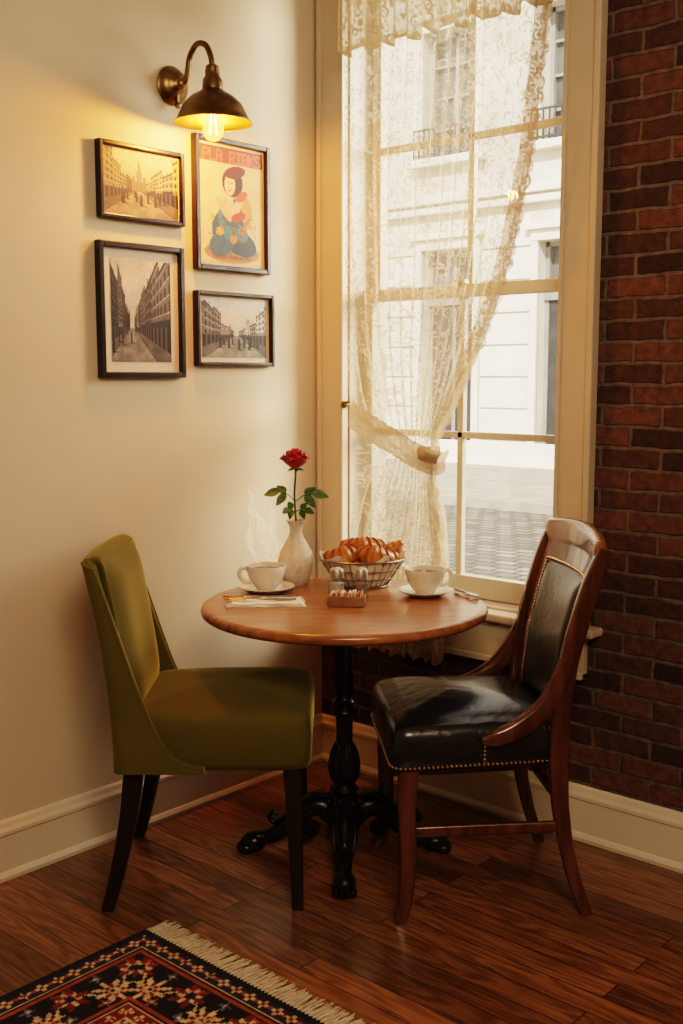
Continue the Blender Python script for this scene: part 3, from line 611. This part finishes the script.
# ------------------------------------------------------------------ black leather chair
def blackchair():
    e=E('leather_dining_chair',(.978,-.444,0),math.radians(226.7))
    ol=rpoly([(.258,-.248),(.258,.248),(-.195,.212),(-.195,-.212)],.05,6)
    mesh('seat',*cushiong(ol,.395,.520,e=.042,crown=.042,cen=(.03,0)),m_leather,e,ang=60)
    kx=lambda z: float(np.interp(z,[0,.1,.2,.3,.42,.55,.68,.8,.9,.985],[-.258,-.222,-.198,-.183,-.175,-.178,-.196,-.226,-.256,-.288]))
    g=G()
    for s in (-1,1):
        zz=np.linspace(0,.965,34); pts=[(kx(z),s*(.222+.012*(abs(z-.45)/.5)**2),z) for z in zz]
        pts=cr(pts,40); wx=np.interp(np.linspace(0,1,40),[0,.25,.45,.7,.9,1],[.015,.020,.026,.024,.024,.018])
        g.add(*sweepg(pts,wx,np.interp(np.linspace(0,1,40),[0,.45,1],[.015,.02,.017]),n=16,p=4.5,up=(0,1,0)))
        g.add(*sweepg(cr([(.210,s*.212,.41),(.216,s*.217,.30),(.212,s*.220,.16),(.222,s*.228,.05),(.236,s*.236,0)],20),np.linspace(.026,.016,20),np.linspace(.024,.015,20),n=16,p=4.5,up=(0,1,0)))
        g.add(*sweepg([(.212,s*.220,.235),(.02,s*.220,.237),(-.190,s*.226,.24)],.008,.015,n=12,p=4,up=(0,0,1)))
        pth=cr([(-.214,s*.226,.76),(-.194,s*.228,.69),(-.168,s*.234,.62),(-.125,s*.240,.555),(-.07,s*.243,.512),(-.010,s*.247,.488),(.030,s*.249,.482)],34)
        g.add(*sweepg(pth,np.interp(np.linspace(0,1,34),[0,.25,.6,.85,1],[.010,.022,.027,.022,.008]),np.interp(np.linspace(0,1,34),[0,.8,1],[.017,.016,.008]),n=14,p=3.0,up=(0,1,0)))
    g.add(*sweepg([(-.19,-.225,.30),(-.19,.225,.30)],.010,.014,n=12,p=4))
    g.out('frame',m_mahog,e,ang=50)
    bow=lambda y: -.030*(1-(y/.22)**2)
    def slab(zA,zB,hwA,hwB,f0,f1,ny=20,nz=22):
        rings=[]
        for i in range(nz):
            t=i/(nz-1); z=zA+(zB-zA)*t; hw=hwA+(hwB-hwA)*t
            ring=[]
            for y in np.linspace(-hw,hw,ny): ring.append((kx(z)+bow(y)+f1,y,z))
            for y in np.linspace(hw,-hw,ny): ring.append((kx(z)+bow(y)+f0,y,z))
            rings.append(ring)
        return loftg(rings)
    mesh('back_panel',*slab(.50,.955,.205,.222,-.012,.010),m_mahog,e,ang=50)
    pts=[(kx(.93)+bow(y)-.006,y,.938+.022*(1-(y/.25)**2)) for y in np.linspace(-.245,.245,30)]
    rr=np.interp(np.linspace(-1,1,30),[-1,-.93,.93,1],[.014,.030,.030,.014])
    mesh('crest_rail',*sweepg(pts,rr*.62,rr*1.45,n=18,p=2.8),m_crest,e,ang=60)
    ny,nz=22,26; rows=[]
    zA,zB=.50,.878
    for i in range(nz):
        t=i/(nz-1); z=zA+(zB-zA)*t; hw=.163+.012*t; row=[]
        for j in range(ny):
            q=j/(ny-1)*2-1; d=min(1-abs(q),min(t,1-t)*2*1.1); puff=.020*(1-(1-min(d/.25,1))**2)
            row.append((kx(z)+bow(q*hw)+.008+puff,q*hw,z))
        rows.append(row)
    mesh('back_pad',*loftg(rows,cap=False,closed=False),m_leather2,e,ang=80)
    g=G(); R0=.0045
    def nail(p): g.add(*sph(p,R0,8,4))
    for t in np.linspace(0,1,42):
        z=zA+.0+(zB-zA)*t; hw=.163+.012*t+.003
        for s in (-1,1): nail((kx(z)+bow(hw)+.012,s*hw,z))
    for y in np.linspace(-.17,.17,34): nail((kx(zB)+bow(y)+.012,y,zB+.002)); nail((kx(zA)+bow(y)+.012,y,zA+.03))
    o=[Vector(p) for p in ol]; L=0; nxt=0
    for i in range(len(o)):
        a,b=o[i],o[(i+1)%len(o)]; d=(b-a).length
        while nxt<L+d:
            p=a+(b-a)*((nxt-L)/d)
            if p.x>-.17: nail((p.x*1.004,p.y*1.004,.413))
            nxt+=.0120
        L+=d
    for s in (-1,1):
        for z in np.linspace(.42,.475,6): nail((.020,s*(.240),z))
    g.out('nailheads',m_nail,e)
blackchair()

# ------------------------------------------------------------------ table
TC=(.597,-.550); TA=math.radians(41.75)
def TW(x,y,z=.75): return (TC[0]+x*math.cos(TA)-y*math.sin(TA), TC[1]+x*math.sin(TA)+y*math.cos(TA), z)
tab=E('bistro_table',(TC[0],TC[1],0),TA)
mesh('top',*latheg([(.0005,.718),(.36,.718),(.398,.720),(.408,.726),(.411,.735),(.408,.744),(.400,.7495),(.39,.75),(.0005,.75)],128),m_table,tab,ang=60)
mesh('mount_plate',*latheg([(.001,.700),(.11,.702),(.13,.71),(.13,.7185),(.001,.7185)],48),m_iron,tab)
colp=[(.001,.703),(.048,.70),(.043,.69),(.028,.682),(.026,.670),(.034,.662),(.026,.654),(.023,.64),(.023,.47),(.026,.465),(.035,.455),(.027,.445),(.034,.437),(.038,.43),(.034,.423),(.025,.415),(.024,.40),(.024,.335),(.029,.32),(.037,.30),(.042,.275),(.042,.25),(.035,.225),(.029,.21),(.037,.20),(.043,.193),(.037,.186),(.034,.178),(.048,.165),(.060,.15),(.064,.13),(.056,.11),(.045,.095),(.045,.07),(.034,.06),(.001,.058)]
mesh('column',*latheg(colp,36),m_iron,tab)
g=G()
for k in range(12):
    a=2*pi*k/12; g.add(*sweepg([(r*math.cos(a),r*math.sin(a),z) for r,z in [(.026,.33),(.038,.30),(.043,.27),(.042,.245),(.034,.22)]],.0045,n=6))
    g.add(*sweepg([(r*math.cos(a),r*math.sin(a),z) for r,z in [(.023,.63),(.023,.48)]],.0030,n=6))
    g.add(*sph((.052*math.cos(a),.052*math.sin(a),.162),.010,8,5))
for k in range(4):
    a=k*pi/2; Rz=Matrix.Rotation(a,3,'Z')
    def addT(vf): g.add([tuple(Rz@Vector(p)) for p in vf[0]],vf[1])
    T_=np.linspace(0,1,34)
    addT(sweepg(cr([(.025,0,.110),(.07,0,.142),(.115,0,.128),(.165,0,.080),(.215,0,.048),(.258,0,.040),(.280,0,.032)],34),np.interp(T_,[0,.3,.75,1],[.036,.029,.021,.028]),np.interp(T_,[0,.3,.75,1],[.038,.030,.019,.024]),n=14,up=(0,1,0)))
    addT(sweepg([(.105+.030*math.cos(t)*(1-t/13),0,.068+.030*math.sin(t)*(1-t/13)) for t in np.linspace(pi*.6,pi*3.6,32)],.009,.015,n=8,up=(0,1,0)))
    addT(sweepg(cr([(.055,0,.178),(.09,0,.176),(.13,0,.150),(.175,0,.105),(.205,0,.090),(.222,0,.105),(.210,0,.122),(.198,0,.112)],30),np.linspace(.010,.006,30),np.linspace(.020,.009,30),n=8,up=(0,1,0)))
    for s in (-1,1): addT(sweepg(cr([(.09,s*.022,.150),(.13,s*.030,.118),(.165,s*.026,.080),(.185,s*.014,.060)],16),.006,n=7,up=(0,1,0)))
    addT(sph((.268,0,.030),.032,14,9,(1.2,1,.92)))
    for s in (-1.35,-.45,.45,1.35): addT(sph((.298-abs(s)*.005,s*.0165,.0150),.0150,10,7,(1.5,.78,1)))
g.out('claw_foot_base',m_iron,tab)

# ------------------------------------------------------------------ tabletop things
def cup(name,x,y,hang,ss=1):
    e=E(name,TW(x,y),TA)
    mesh('saucer',*latheg([(r*ss,z) for r,z in [(.001,.003),(.045,.002),(.05,.0),(.054,.003),(.072,.009),(.086,.016),(.0865,.0185),(.083,.0185),(.065,.012),(.045,.0085),(.001,.008)]],56),m_ceram,e)
    z=.0086
    mesh('cup',*latheg([(.001,z),(.028,z),(.030,z+.004),(.040,z+.014),(.052,z+.034),(.0585,z+.055),(.061,z+.070),(.0605,z+.0725),(.0575,z+.071),(.055,z+.055),(.048,z+.035),(.036,z+.016),(.001,z+.010)],56),m_ceram,e)
    mesh('coffee',*latheg([(.001,z+.058),(.0553,z+.058)],40),m_coffee,e)
    R=Matrix.Rotation(hang,3,'Z'); p=[tuple(R@Vector(v)) for v in cr([(.054,0,z+.060),(.070,0,z+.066),(.081,0,z+.052),(.076,0,z+.033),(.060,0,z+.022),(.046,0,z+.022)],22)]
    mesh('handle',*sweepg(p,.0045,.0065,n=10),m_ceram,e)
cup('coffee_cup',-.236,.165,math.radians(190))
cup('coffee_cup',.240,.105,math.radians(10),.92)
e=E('steam',TW(-.236,.165,.83),TA); m_st=steam_mat()
def wisp(k,pts,wd,n=70,c=9):
    p=cr(pts,n); P=np.zeros((n,c,3)); UV=np.zeros((n,c,2))
    for i in range(n):
        t=i/(n-1); w=wd*(.35+.65*math.sin(pi*min(t*1.05,1))); tw=.6*math.sin(t*5+k)
        for j in range(c):
            s=j/(c-1)*2-1; P[i,j]=(p[i][0]+s*w*math.cos(tw),p[i][1]+s*w*math.sin(tw),p[i][2]); UV[i,j]=(j/(c-1),t)
    gridmesh('wisp_%d'%k,P,UV,m_st,e)
wisp(1,[(0,0,0.0),(.012,0,.045),(-.018,.005,.090),(-.010,0,.13),(-.042,0,.17),(-.040,0,.205),(-.060,0,.25)],.028)
wisp(2,[(.018,.03,0),(.030,.03,.05),(.012,.03,.10),(.022,.03,.145),(.0,.03,.19)],.020)
wisp(3,[(-.02,-.03,0),(-.038,-.03,.045),(-.048,-.03,.09),(-.036,-.03,.14),(-.052,-.03,.18)],.019)
# vase + rose
vx,vy=-.150,.280
e=E('bud_vase',TW(vx,vy),TA)
mesh('vase',*latheg([(.001,0),(.034,0),(.038,.004),(.048,.025),(.056,.055),(.057,.075),(.050,.102),(.036,.128),(.024,.148),(.0195,.165),(.020,.180),(.025,.193),(.030,.200),(.028,.2015),(.022,.192),(.017,.18),(.017,.16),(.03,.12),(.03,.10),(.001,.09)],48),m_vase,e)
e=E('red_rose',TW(vx,vy,.75),TA)
stem=cr([(.004,0,.12),(0,0,.2),(-.004,0,.28),(.0,0,.345),(-.002,0,.365)],24)
mesh('stem',*sweepg(stem,.0034,n=8),m_stem,e)
def leaf(g,base,direc,L,W,droop):
    d=Vector(direc).normalized(); side=d.cross(Vector((0,-.8,.6))).normalized(); upv=side.cross(d)
    rows=[]
    for i in range(9):
        t=i/8; w=W*math.sin(pi*t**.8)**.9+.0004 if 0<t<1 else .0004
        c=Vector(base)+d*L*t+Vector((0,0,-droop*t*t))
        rows.append([tuple(c+side*w*s+upv*(-.25*w*(1-abs(s)))) for s in (-1,-.5,0,.5,1)])
    g.add(*loftg(rows,cap=False,closed=False))
g=G(); gs=G()
def spray(z0,dx,dy,zr,ls):
    b0=Vector((-.003,0,z0)); tip=b0+Vector((dx,dy,zr)); gs.add(*sweepg(cr([b0,b0+Vector((dx*.5,dy*.5,zr*.7)),tip],8),.0014,n=6))
    leaf(g,tip,(dx,dy,.0),ls,ls*.30,.012)
    mid=b0+Vector((dx*.62,dy*.62,zr*.8))
    leaf(g,mid,(dx*.7,dy+.02,.03),ls*.85,ls*.26,.006); leaf(g,mid,(dx*.7,dy-.02,-.03),ls*.85,ls*.26,.01)
spray(.262,-.045,.0,.030,.052); spray(.258,.050,.0,.028,.056); spray(.225,-.014,-.02,.015,.038); spray(.228,.030,-.02,.010,.038)
for k in range(5):
    a=k*1.257; leaf(g,(-.002+.004*math.cos(a),.004*math.sin(a),.362),(math.cos(a),math.sin(a),.1),.024,.004,.008)
g.out('leaves',m_leaf,e,ang=180); gs.out('leaf_stalks',m_stem,e)
g=G(); cz=.360
for k in range(24):
    t=k/23; a=k*2.4; R0=.007+.027*t**.8; H=.066-.014*t; wid=1.15 if t>.3 else 1.6; open_=.25*t*t
    rows=[]
    for i in range(8):
        u=i/7; z=cz+.002+H*u*(1-.22*max(0,t-.5)*u*2); rr=R0*(math.sin(min(u*2.1,pi/2))**.8)*(1-.24*u*(1-t))+.002+open_*.035*u*u*u
        wd=wid*(max(math.sin(min(pi*(u*.80+.16),pi*.98)),0)**.5)
        row=[]
        for j in range(9):
            q=j/8*2-1; aa=a+q*wd; curl=.004*t*max(0,u-.75)*4*(1+q*q); row.append((-.002+(rr+curl)*math.cos(aa),(rr+curl)*math.sin(aa),z-.008*q*q*u-.5*curl))
        rows.append(row)
    g.add(*loftg(rows,cap=False,closed=False))
o=g.out('petals',m_rose,e,ang=180); s=o.modifiers.new('s','SOLIDIFY'); s.thickness=.0008
# basket
e=E('bread_basket',TW(.056,.250),TA)
g=G()
def ringpts(r,z,n=60): return [(r*1.0*math.cos(a),r*.82*math.sin(a),z) for a in np.linspace(0,2*pi,n)]
for r,z,t in ((.078,.004,.0035),(.095,.030,.002),(.112,.056,.002),(.133,.088,.0035)): g.add(*sweepg(ringpts(r,z),t,n=8))
for k in range(30):
    a=2*pi*k/30; c,s=math.cos(a),.82*math.sin(a)
    g.add(*sweepg([(.076*c,.076*s,.004),(.095*c,.095*s,.03),(.112*c,.112*s,.056),(.133*c,.133*s,.088)],.0014,n=6))
g.out('wire_frame',m_wire,e)
rows=[]
for i in range(9):
    t=i/8; rows.append([((.070+.060*t+.004*math.sin(a*9)*t)*math.cos(a),(.070+.060*t+.004*math.sin(a*9)*t)*.82*math.sin(a),.008+.088*t+t*t*(.010*math.sin(a*5)+.004*math.sin(a*11))) for a in np.linspace(0,2*pi,72,endpoint=False)])
g=G(); g.add(*loftg(rows,cap=False)); g.add([(.0,.0,.008)]+rows[0],[(0,1+j,1+(j+1)%72) for j in range(72)]); o=g.out('linen_liner',m_linen,e,ang=180)
bake=[]
def croissant(g,c,rz,tilt,s=1,roll=0):
    n=84; rings=[]; R=Matrix.Translation(Vector(c))@Matrix.Rotation(rz,4,'Z')@Matrix.Rotation(roll,4,'Y')@Matrix.Rotation(tilt,4,'X')
    for i in range(n):
        t=i/(n-1)*2-1; a=t*1.15; rad=.062*s; cx=rad*math.sin(a)*1.05; cy=-rad*math.cos(a)*.85+rad*.5
        ridge=(abs(t)*3.6+.25)%1.0; r=(.031*(1-abs(t)**1.6)**.8+.004)*s*(.72+.36*(1-ridge)**.6)
        nx,ny_=math.sin(a),-math.cos(a)
        rings.append([tuple(R@Vector((cx+nx*r*math.cos(b),cy+ny_*r*math.cos(b),r*.92*math.sin(b)))) for b in np.linspace(0,2*pi,16,endpoint=False)])
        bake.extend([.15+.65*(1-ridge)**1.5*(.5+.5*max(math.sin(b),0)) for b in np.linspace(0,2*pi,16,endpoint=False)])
    g.add(*loftg(rings))
g=G()
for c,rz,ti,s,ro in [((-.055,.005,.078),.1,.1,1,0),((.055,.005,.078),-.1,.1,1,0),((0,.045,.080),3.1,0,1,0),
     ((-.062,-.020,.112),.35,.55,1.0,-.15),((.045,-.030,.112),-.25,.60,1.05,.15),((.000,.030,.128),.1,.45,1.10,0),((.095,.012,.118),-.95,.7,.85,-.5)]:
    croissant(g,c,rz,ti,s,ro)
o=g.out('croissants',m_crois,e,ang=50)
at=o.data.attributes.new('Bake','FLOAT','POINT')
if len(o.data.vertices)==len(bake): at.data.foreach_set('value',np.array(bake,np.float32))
# shakers
for nme,x,y,mm in (('salt_shaker',-.022,.062,m_salt),('pepper_shaker',.048,.060,m_pep)):
    e=E(nme,TW(x,y),TA)
    mesh('glass_body',*latheg([(.001,.001),(.022,.0),(.0245,.003),(.025,.03),(.022,.054),(.019,.063),(.001,.063)],12),m_sglass,e,ang=20)
    mesh('filling',*latheg([(.001,.004),(.021,.004),(.0215,.044),(.001,.046)],16),mm,e)
    mesh('cap',*latheg([(.020,.061),(.0215,.062),(.0215,.078),(.019,.087),(.012,.091),(.001,.092)],24),m_cap,e)
# sugar caddy
e=E('sugar_caddy',TW(.008,-.036),TA-.12)
boxes('tray',[bx(-.052,.052,-.031,.031,0,.003),bx(-.052,-.049,-.031,.031,0,.030),bx(.049,.052,-.031,.031,0,.030),bx(-.052,.052,-.031,-.028,0,.030),bx(-.052,.052,.028,.031,0,.030),bx(-.001,.001,-.03,.03,0,.030)],m_caddy,e,.001)
for k in range(14):
    x=-.044+.0068*k; z=.026+random.uniform(-.003,.004)
    boxes('packet_%d'%k,[((x,random.uniform(-.003,.003),z-.006),(.004,.046,.036),random.uniform(-.08,.08),0,random.uniform(-.22,.22))],(m_pk1,m_pk2,m_pk1,m_pk3,m_pk1)[k%5],e,.0008)
# napkins + cutlery
def napkin(name,x,y,rot,W,D,layers=3):
    e=E(name,TW(x,y),TA+rot)
    for l in range(layers):
        nx_,ny_=30,14; rows=[]; f=1-.05*l; rr=(random.random()-.5)*.05
        for i in range(nx_):
            u=i/(nx_-1)*2-1; row=[]
            for j in range(ny_):
                v=j/(ny_-1)*2-1
                X=u*W/2*f+.002*math.sin(v*5+l*2); Yv=v*D/2*f+.0025*math.sin(u*6+l)
                zz=.0016+l*.0034+.0010*math.sin(u*9+l*1.7)*math.cos(v*3+l)+.0006*math.sin(u*21)
                if j in(0,ny_-1) or i in(0,nx_-1): zz-=.0008
                row.append((X*math.cos(rr)-Yv*math.sin(rr),X*math.sin(rr)+Yv*math.cos(rr),zz))
            rows.append(row)
        o=mesh('fold_%d'%l,*loftg(rows,cap=False,closed=False),m_linen,e,ang=80); s=o.modifiers.new('s','SOLIDIFY'); s.thickness=.0026; s.offset=0
    return e
def knife(name,L,z,par):
    g=G(); n=16; ts=np.linspace(-.5,.5,n)
    g.add(*sweepg([(t*L,0,z) for t in ts],[.0045]+[.006]*3+[.005]*4+[.007]+[.010]*5+[.007,.001],[.0035]*8+[.0012]*8,n=8,up=(0,0,1)))
    g.out(name,m_steel,par)
def fork(name,L,z,par):
    g=G(); ts=np.linspace(-.5,.22,10)
    g.add(*sweepg([(t*L,0,z+.003*math.sin(t*6)) for t in ts],[.0065,.006,.0055,.004,.004,.004,.004,.005,.009,.012],.0022,n=8))
    for k in range(4): g.add(*sweepg([(.2*L,(k-1.5)*.0065,z+.001),(.35*L,(k-1.5)*.0065,z-.0005),(.5*L,(k-1.5)*.006,z+.002)],.0015,n=6))
    g.out(name,m_steel,par)
napkin('napkin',-.226,-.014,.06,.225,.105)
k_=E('table_knife',TW(-.240,.010,.7622),TA+.05); knife('blade',.22,.003,k_)
k_=E('table_fork',TW(-.240,-.028,.7622),TA+.03+pi); fork('tines',.205,.004,k_)
napkin('napkin',.362,.085,math.radians(-62),.10,.026,2)
k_=E('table_knife',TW(.362,.085,.7588),TA+math.radians(-62)); knife('blade',.12,.003,k_)

# ------------------------------------------------------------------ rug
RX0,RX1,RY0,RY1=.545,2.15,-3.45,-1.245
def rugimg(w,h,W,H):
    Y,X=np.mgrid[0:h,0:w]; q=.0052
    x=np.round(X/w*W/q)*q; y=np.round(Y/h*H/q)*q
    dx=np.minimum(x,W-x); dy=np.minimum(y,H-y); d=np.minimum(dx,dy); s=np.where(dx<dy,y,x)
    navy=np.array([.12,.13,.23]); cream=np.array([.74,.66,.53]); red=np.array([.42,.13,.10]); rust=np.array([.54,.27,.18]); blue=np.array([.32,.38,.48]); dk=np.array([.07,.07,.12])
    im=np.ones((h,w,3))*navy
    def put(m,c): im[m]=c
    def flow(cx,cy,R,pet,ph=0):
        r=np.hypot(cx,cy); th=np.arctan2(cy,cx); return r<R*(.66+.34*np.cos(pet*th+ph)), r
    put(d<.018,dk)
    b=(d>=.018)&(d<.058); put(b,navy); c=np.mod(s,.044)-.022; f,r=flow(c,d-.038,.017,4); put(b&f,cream); put(b&(r<.006),red); c2=np.mod(s+.022,.044)-.022; put(b&(np.abs(c2)+np.abs(d-.038)<.008),rust)
    put((d>=.058)&(d<.066),cream); put((d>=.066)&(d<.072),dk); put((d>=.072)&(d<.082),rust)
    b=(d>=.082)&(d<.215); put(b,dk); mid=d-.1485
    vine=np.abs(mid-.036*np.sin(s*2*pi/.18))<.0045; put(b&vine,cream)
    for P0,o1,R,pet,ca,cb_,cc in ((.18,0,.050,8,cream,red,cream),(.18,.09,.048,6,red,cream,navy)):
        sg=-1 if o1==0 else 1
        c=np.mod(s+o1+.045,P0)-P0/2; f,r=flow(c,mid-sg*-.022,R,pet); put(b&f,ca); f2,_=flow(c,mid-sg*-.022,R*.68,pet,pi); put(b&f2,cb_); put(b&(r<R*.28),cc); put(b&(r<R*.12),dk)
    for off in (.0,.045,.09,.135):
        c=np.mod(s+off,.18)-.09; m0=mid-.048*(1 if off in(0,.09) else -1); f,r=flow(c,m0,.017,4,off*20); put(b&f,blue if off in(.045,.09) else rust); put(b&(r<.005),cream)
    put((d>=.215)&(d<.225),rust); put((d>=.225)&(d<.230),dk); put((d>=.230)&(d<.238),cream)
    b=(d>=.238)&(d<.272); put(b,red); c=np.mod(s,.040)-.020; f,r=flow(c,d-.255,.015,4,pi/4); put(b&f,cream); put(b&(r<.005),navy)
    put((d>=.272)&(d<.280),cream)
    b=d>=.280; put(b,navy)
    for (P_,ox,oy,R,pet,col_,col2) in ((.15,0,0,.046,8,red,cream),(.15,.075,.075,.038,6,cream,blue),(.15,.075,0,.024,4,cream,red),(.15,0,.075,.024,4,rust,cream)):
        cx=np.mod(x+ox,P_)-P_/2; cy=np.mod(y+oy,P_)-P_/2; f,r=flow(cx,cy,R,pet); put(b&f,col_); f2,_=flow(cx,cy,R*.6,pet,pi); put(b&f2,col2); put(b&(r<R*.25),dk)
    v=(np.abs(np.mod(x+.02*np.sin(y*42),.075)-.0375)<.003)&b&(np.mod(y,.05)<.03); put(v,cream*.8)
    mx=(x-W/2)/.34; my=(y-H/2)/.58; th=np.arctan2(my,mx); rr=np.hypot(mx,my)/(.85+.12*np.cos(16*th))
    m=rr<1; im[m&(rr>.94)]=cream
    im[m&(rr<.94)]=im[m&(rr<.94)]*.45+red*.55
    im*= (.85+.28*noise2(h,w,3,77)[...,None]); return im
rW=RX1-RX0; rH=RY1-RY0; rug=E('persian_rug',(RX0,RY0,0))
img=rugimg(460,630,rW,rH)
colgrid('pile',img,rW,rH,lambda X,Z: np.stack([X,Z,np.full_like(X,.012)],-1),attr_mat('wool_pile',.95,.15),rug)
boxes('backing',[bx(0,rW,0,rH,.0005,.0115)],m_fringe,rug,.002)
g=G()
for end in (1,-1):
    nT=int(rW/.0115)
    for k in range(nT):
        x=(k+.5)*.0115; yb=rH if end==1 else 0
        g.add(*sph((x,yb+.006*end,.009),.0045,6,4))
        for s_ in range(4):
            dx=random.uniform(-.010,.010)+(s_-1.5)*.003; ln=random.uniform(.058,.080)
            p=cr([(x,yb-.004*end,.010),(x+dx*.2,yb+.014*end,.007+.002*(s_%3)),(x+dx*.7,yb+ln*.6*end,.004+.002*(s_%3)),(x+dx*1.2+random.uniform(-.006,.006),yb+ln*end,.003+.001*s_)],7)
            g.add(*sweepg(p,[.003,.003,.0024,.0024,.0024,.0020,.0012],n=5))
g.out('fringe',m_fringe,rug)

# ------------------------------------------------------------------ lights
def area(name,loc,target,size,energy,color,sy=None):
    l=bpy.data.lights.new(name,'AREA'); l.energy=energy; l.color=color; l.size=size
    if sy: l.shape='RECTANGLE'; l.size_y=sy
    o=bpy.data.objects.new(name,l); o.location=loc; o.rotation_euler=(Vector(target)-Vector(loc)).to_track_quat('-Z','Y').to_euler(); return link(o)
area('daylight_softbox',(2.3,2.4,2.7),(.35,-.7,.7),1.8,290,(1,.86,.70))
area('room_fill',(3.0,-2.6,2.85),(.7,-.5,.2),1.2,68,(1,.74,.50))  # added warm fill lamp under the ceiling, brightens the interior; not a known fixture
l=bpy.data.lights.new('sconce_glow','POINT'); l.energy=40; l.color=(1,.335,.055); l.shadow_soft_size=.02; o=bpy.data.objects.new('sconce_glow',l); o.location=(.185,-.660,2.258-.150); link(o)
l=bpy.data.lights.new('sun','SUN'); l.energy=6.5; l.color=(1,.92,.80); l.angle=.05; o=bpy.data.objects.new('sun',l); o.rotation_euler=Vector((-.35,.75,-.75)).to_track_quat('-Z','Y').to_euler(); o.location=(0,0,12); link(o)
w=bpy.data.worlds.new('sky'); sc.world=w; w.use_nodes=True; bg=w.node_tree.nodes['Background']; bg.inputs[0].default_value=(1,.94,.85,1); bg.inputs[1].default_value=1.7

# ------------------------------------------------------------------ camera
cd=bpy.data.cameras.new('camera'); cd.sensor_fit='VERTICAL'; cd.sensor_height=24; cd.sensor_width=24; cd.lens=24*1100/1024; cd.clip_start=.05
co=bpy.data.objects.new('camera',cd); co.location=(2.663,-2.877,1.40); co.rotation_euler=(math.radians(90-7.1),0,math.radians(41.75)); link(co); sc.camera=co
sc.view_settings.view_transform='Filmic'; sc.view_settings.look='High Contrast'; sc.view_settings.exposure=.35
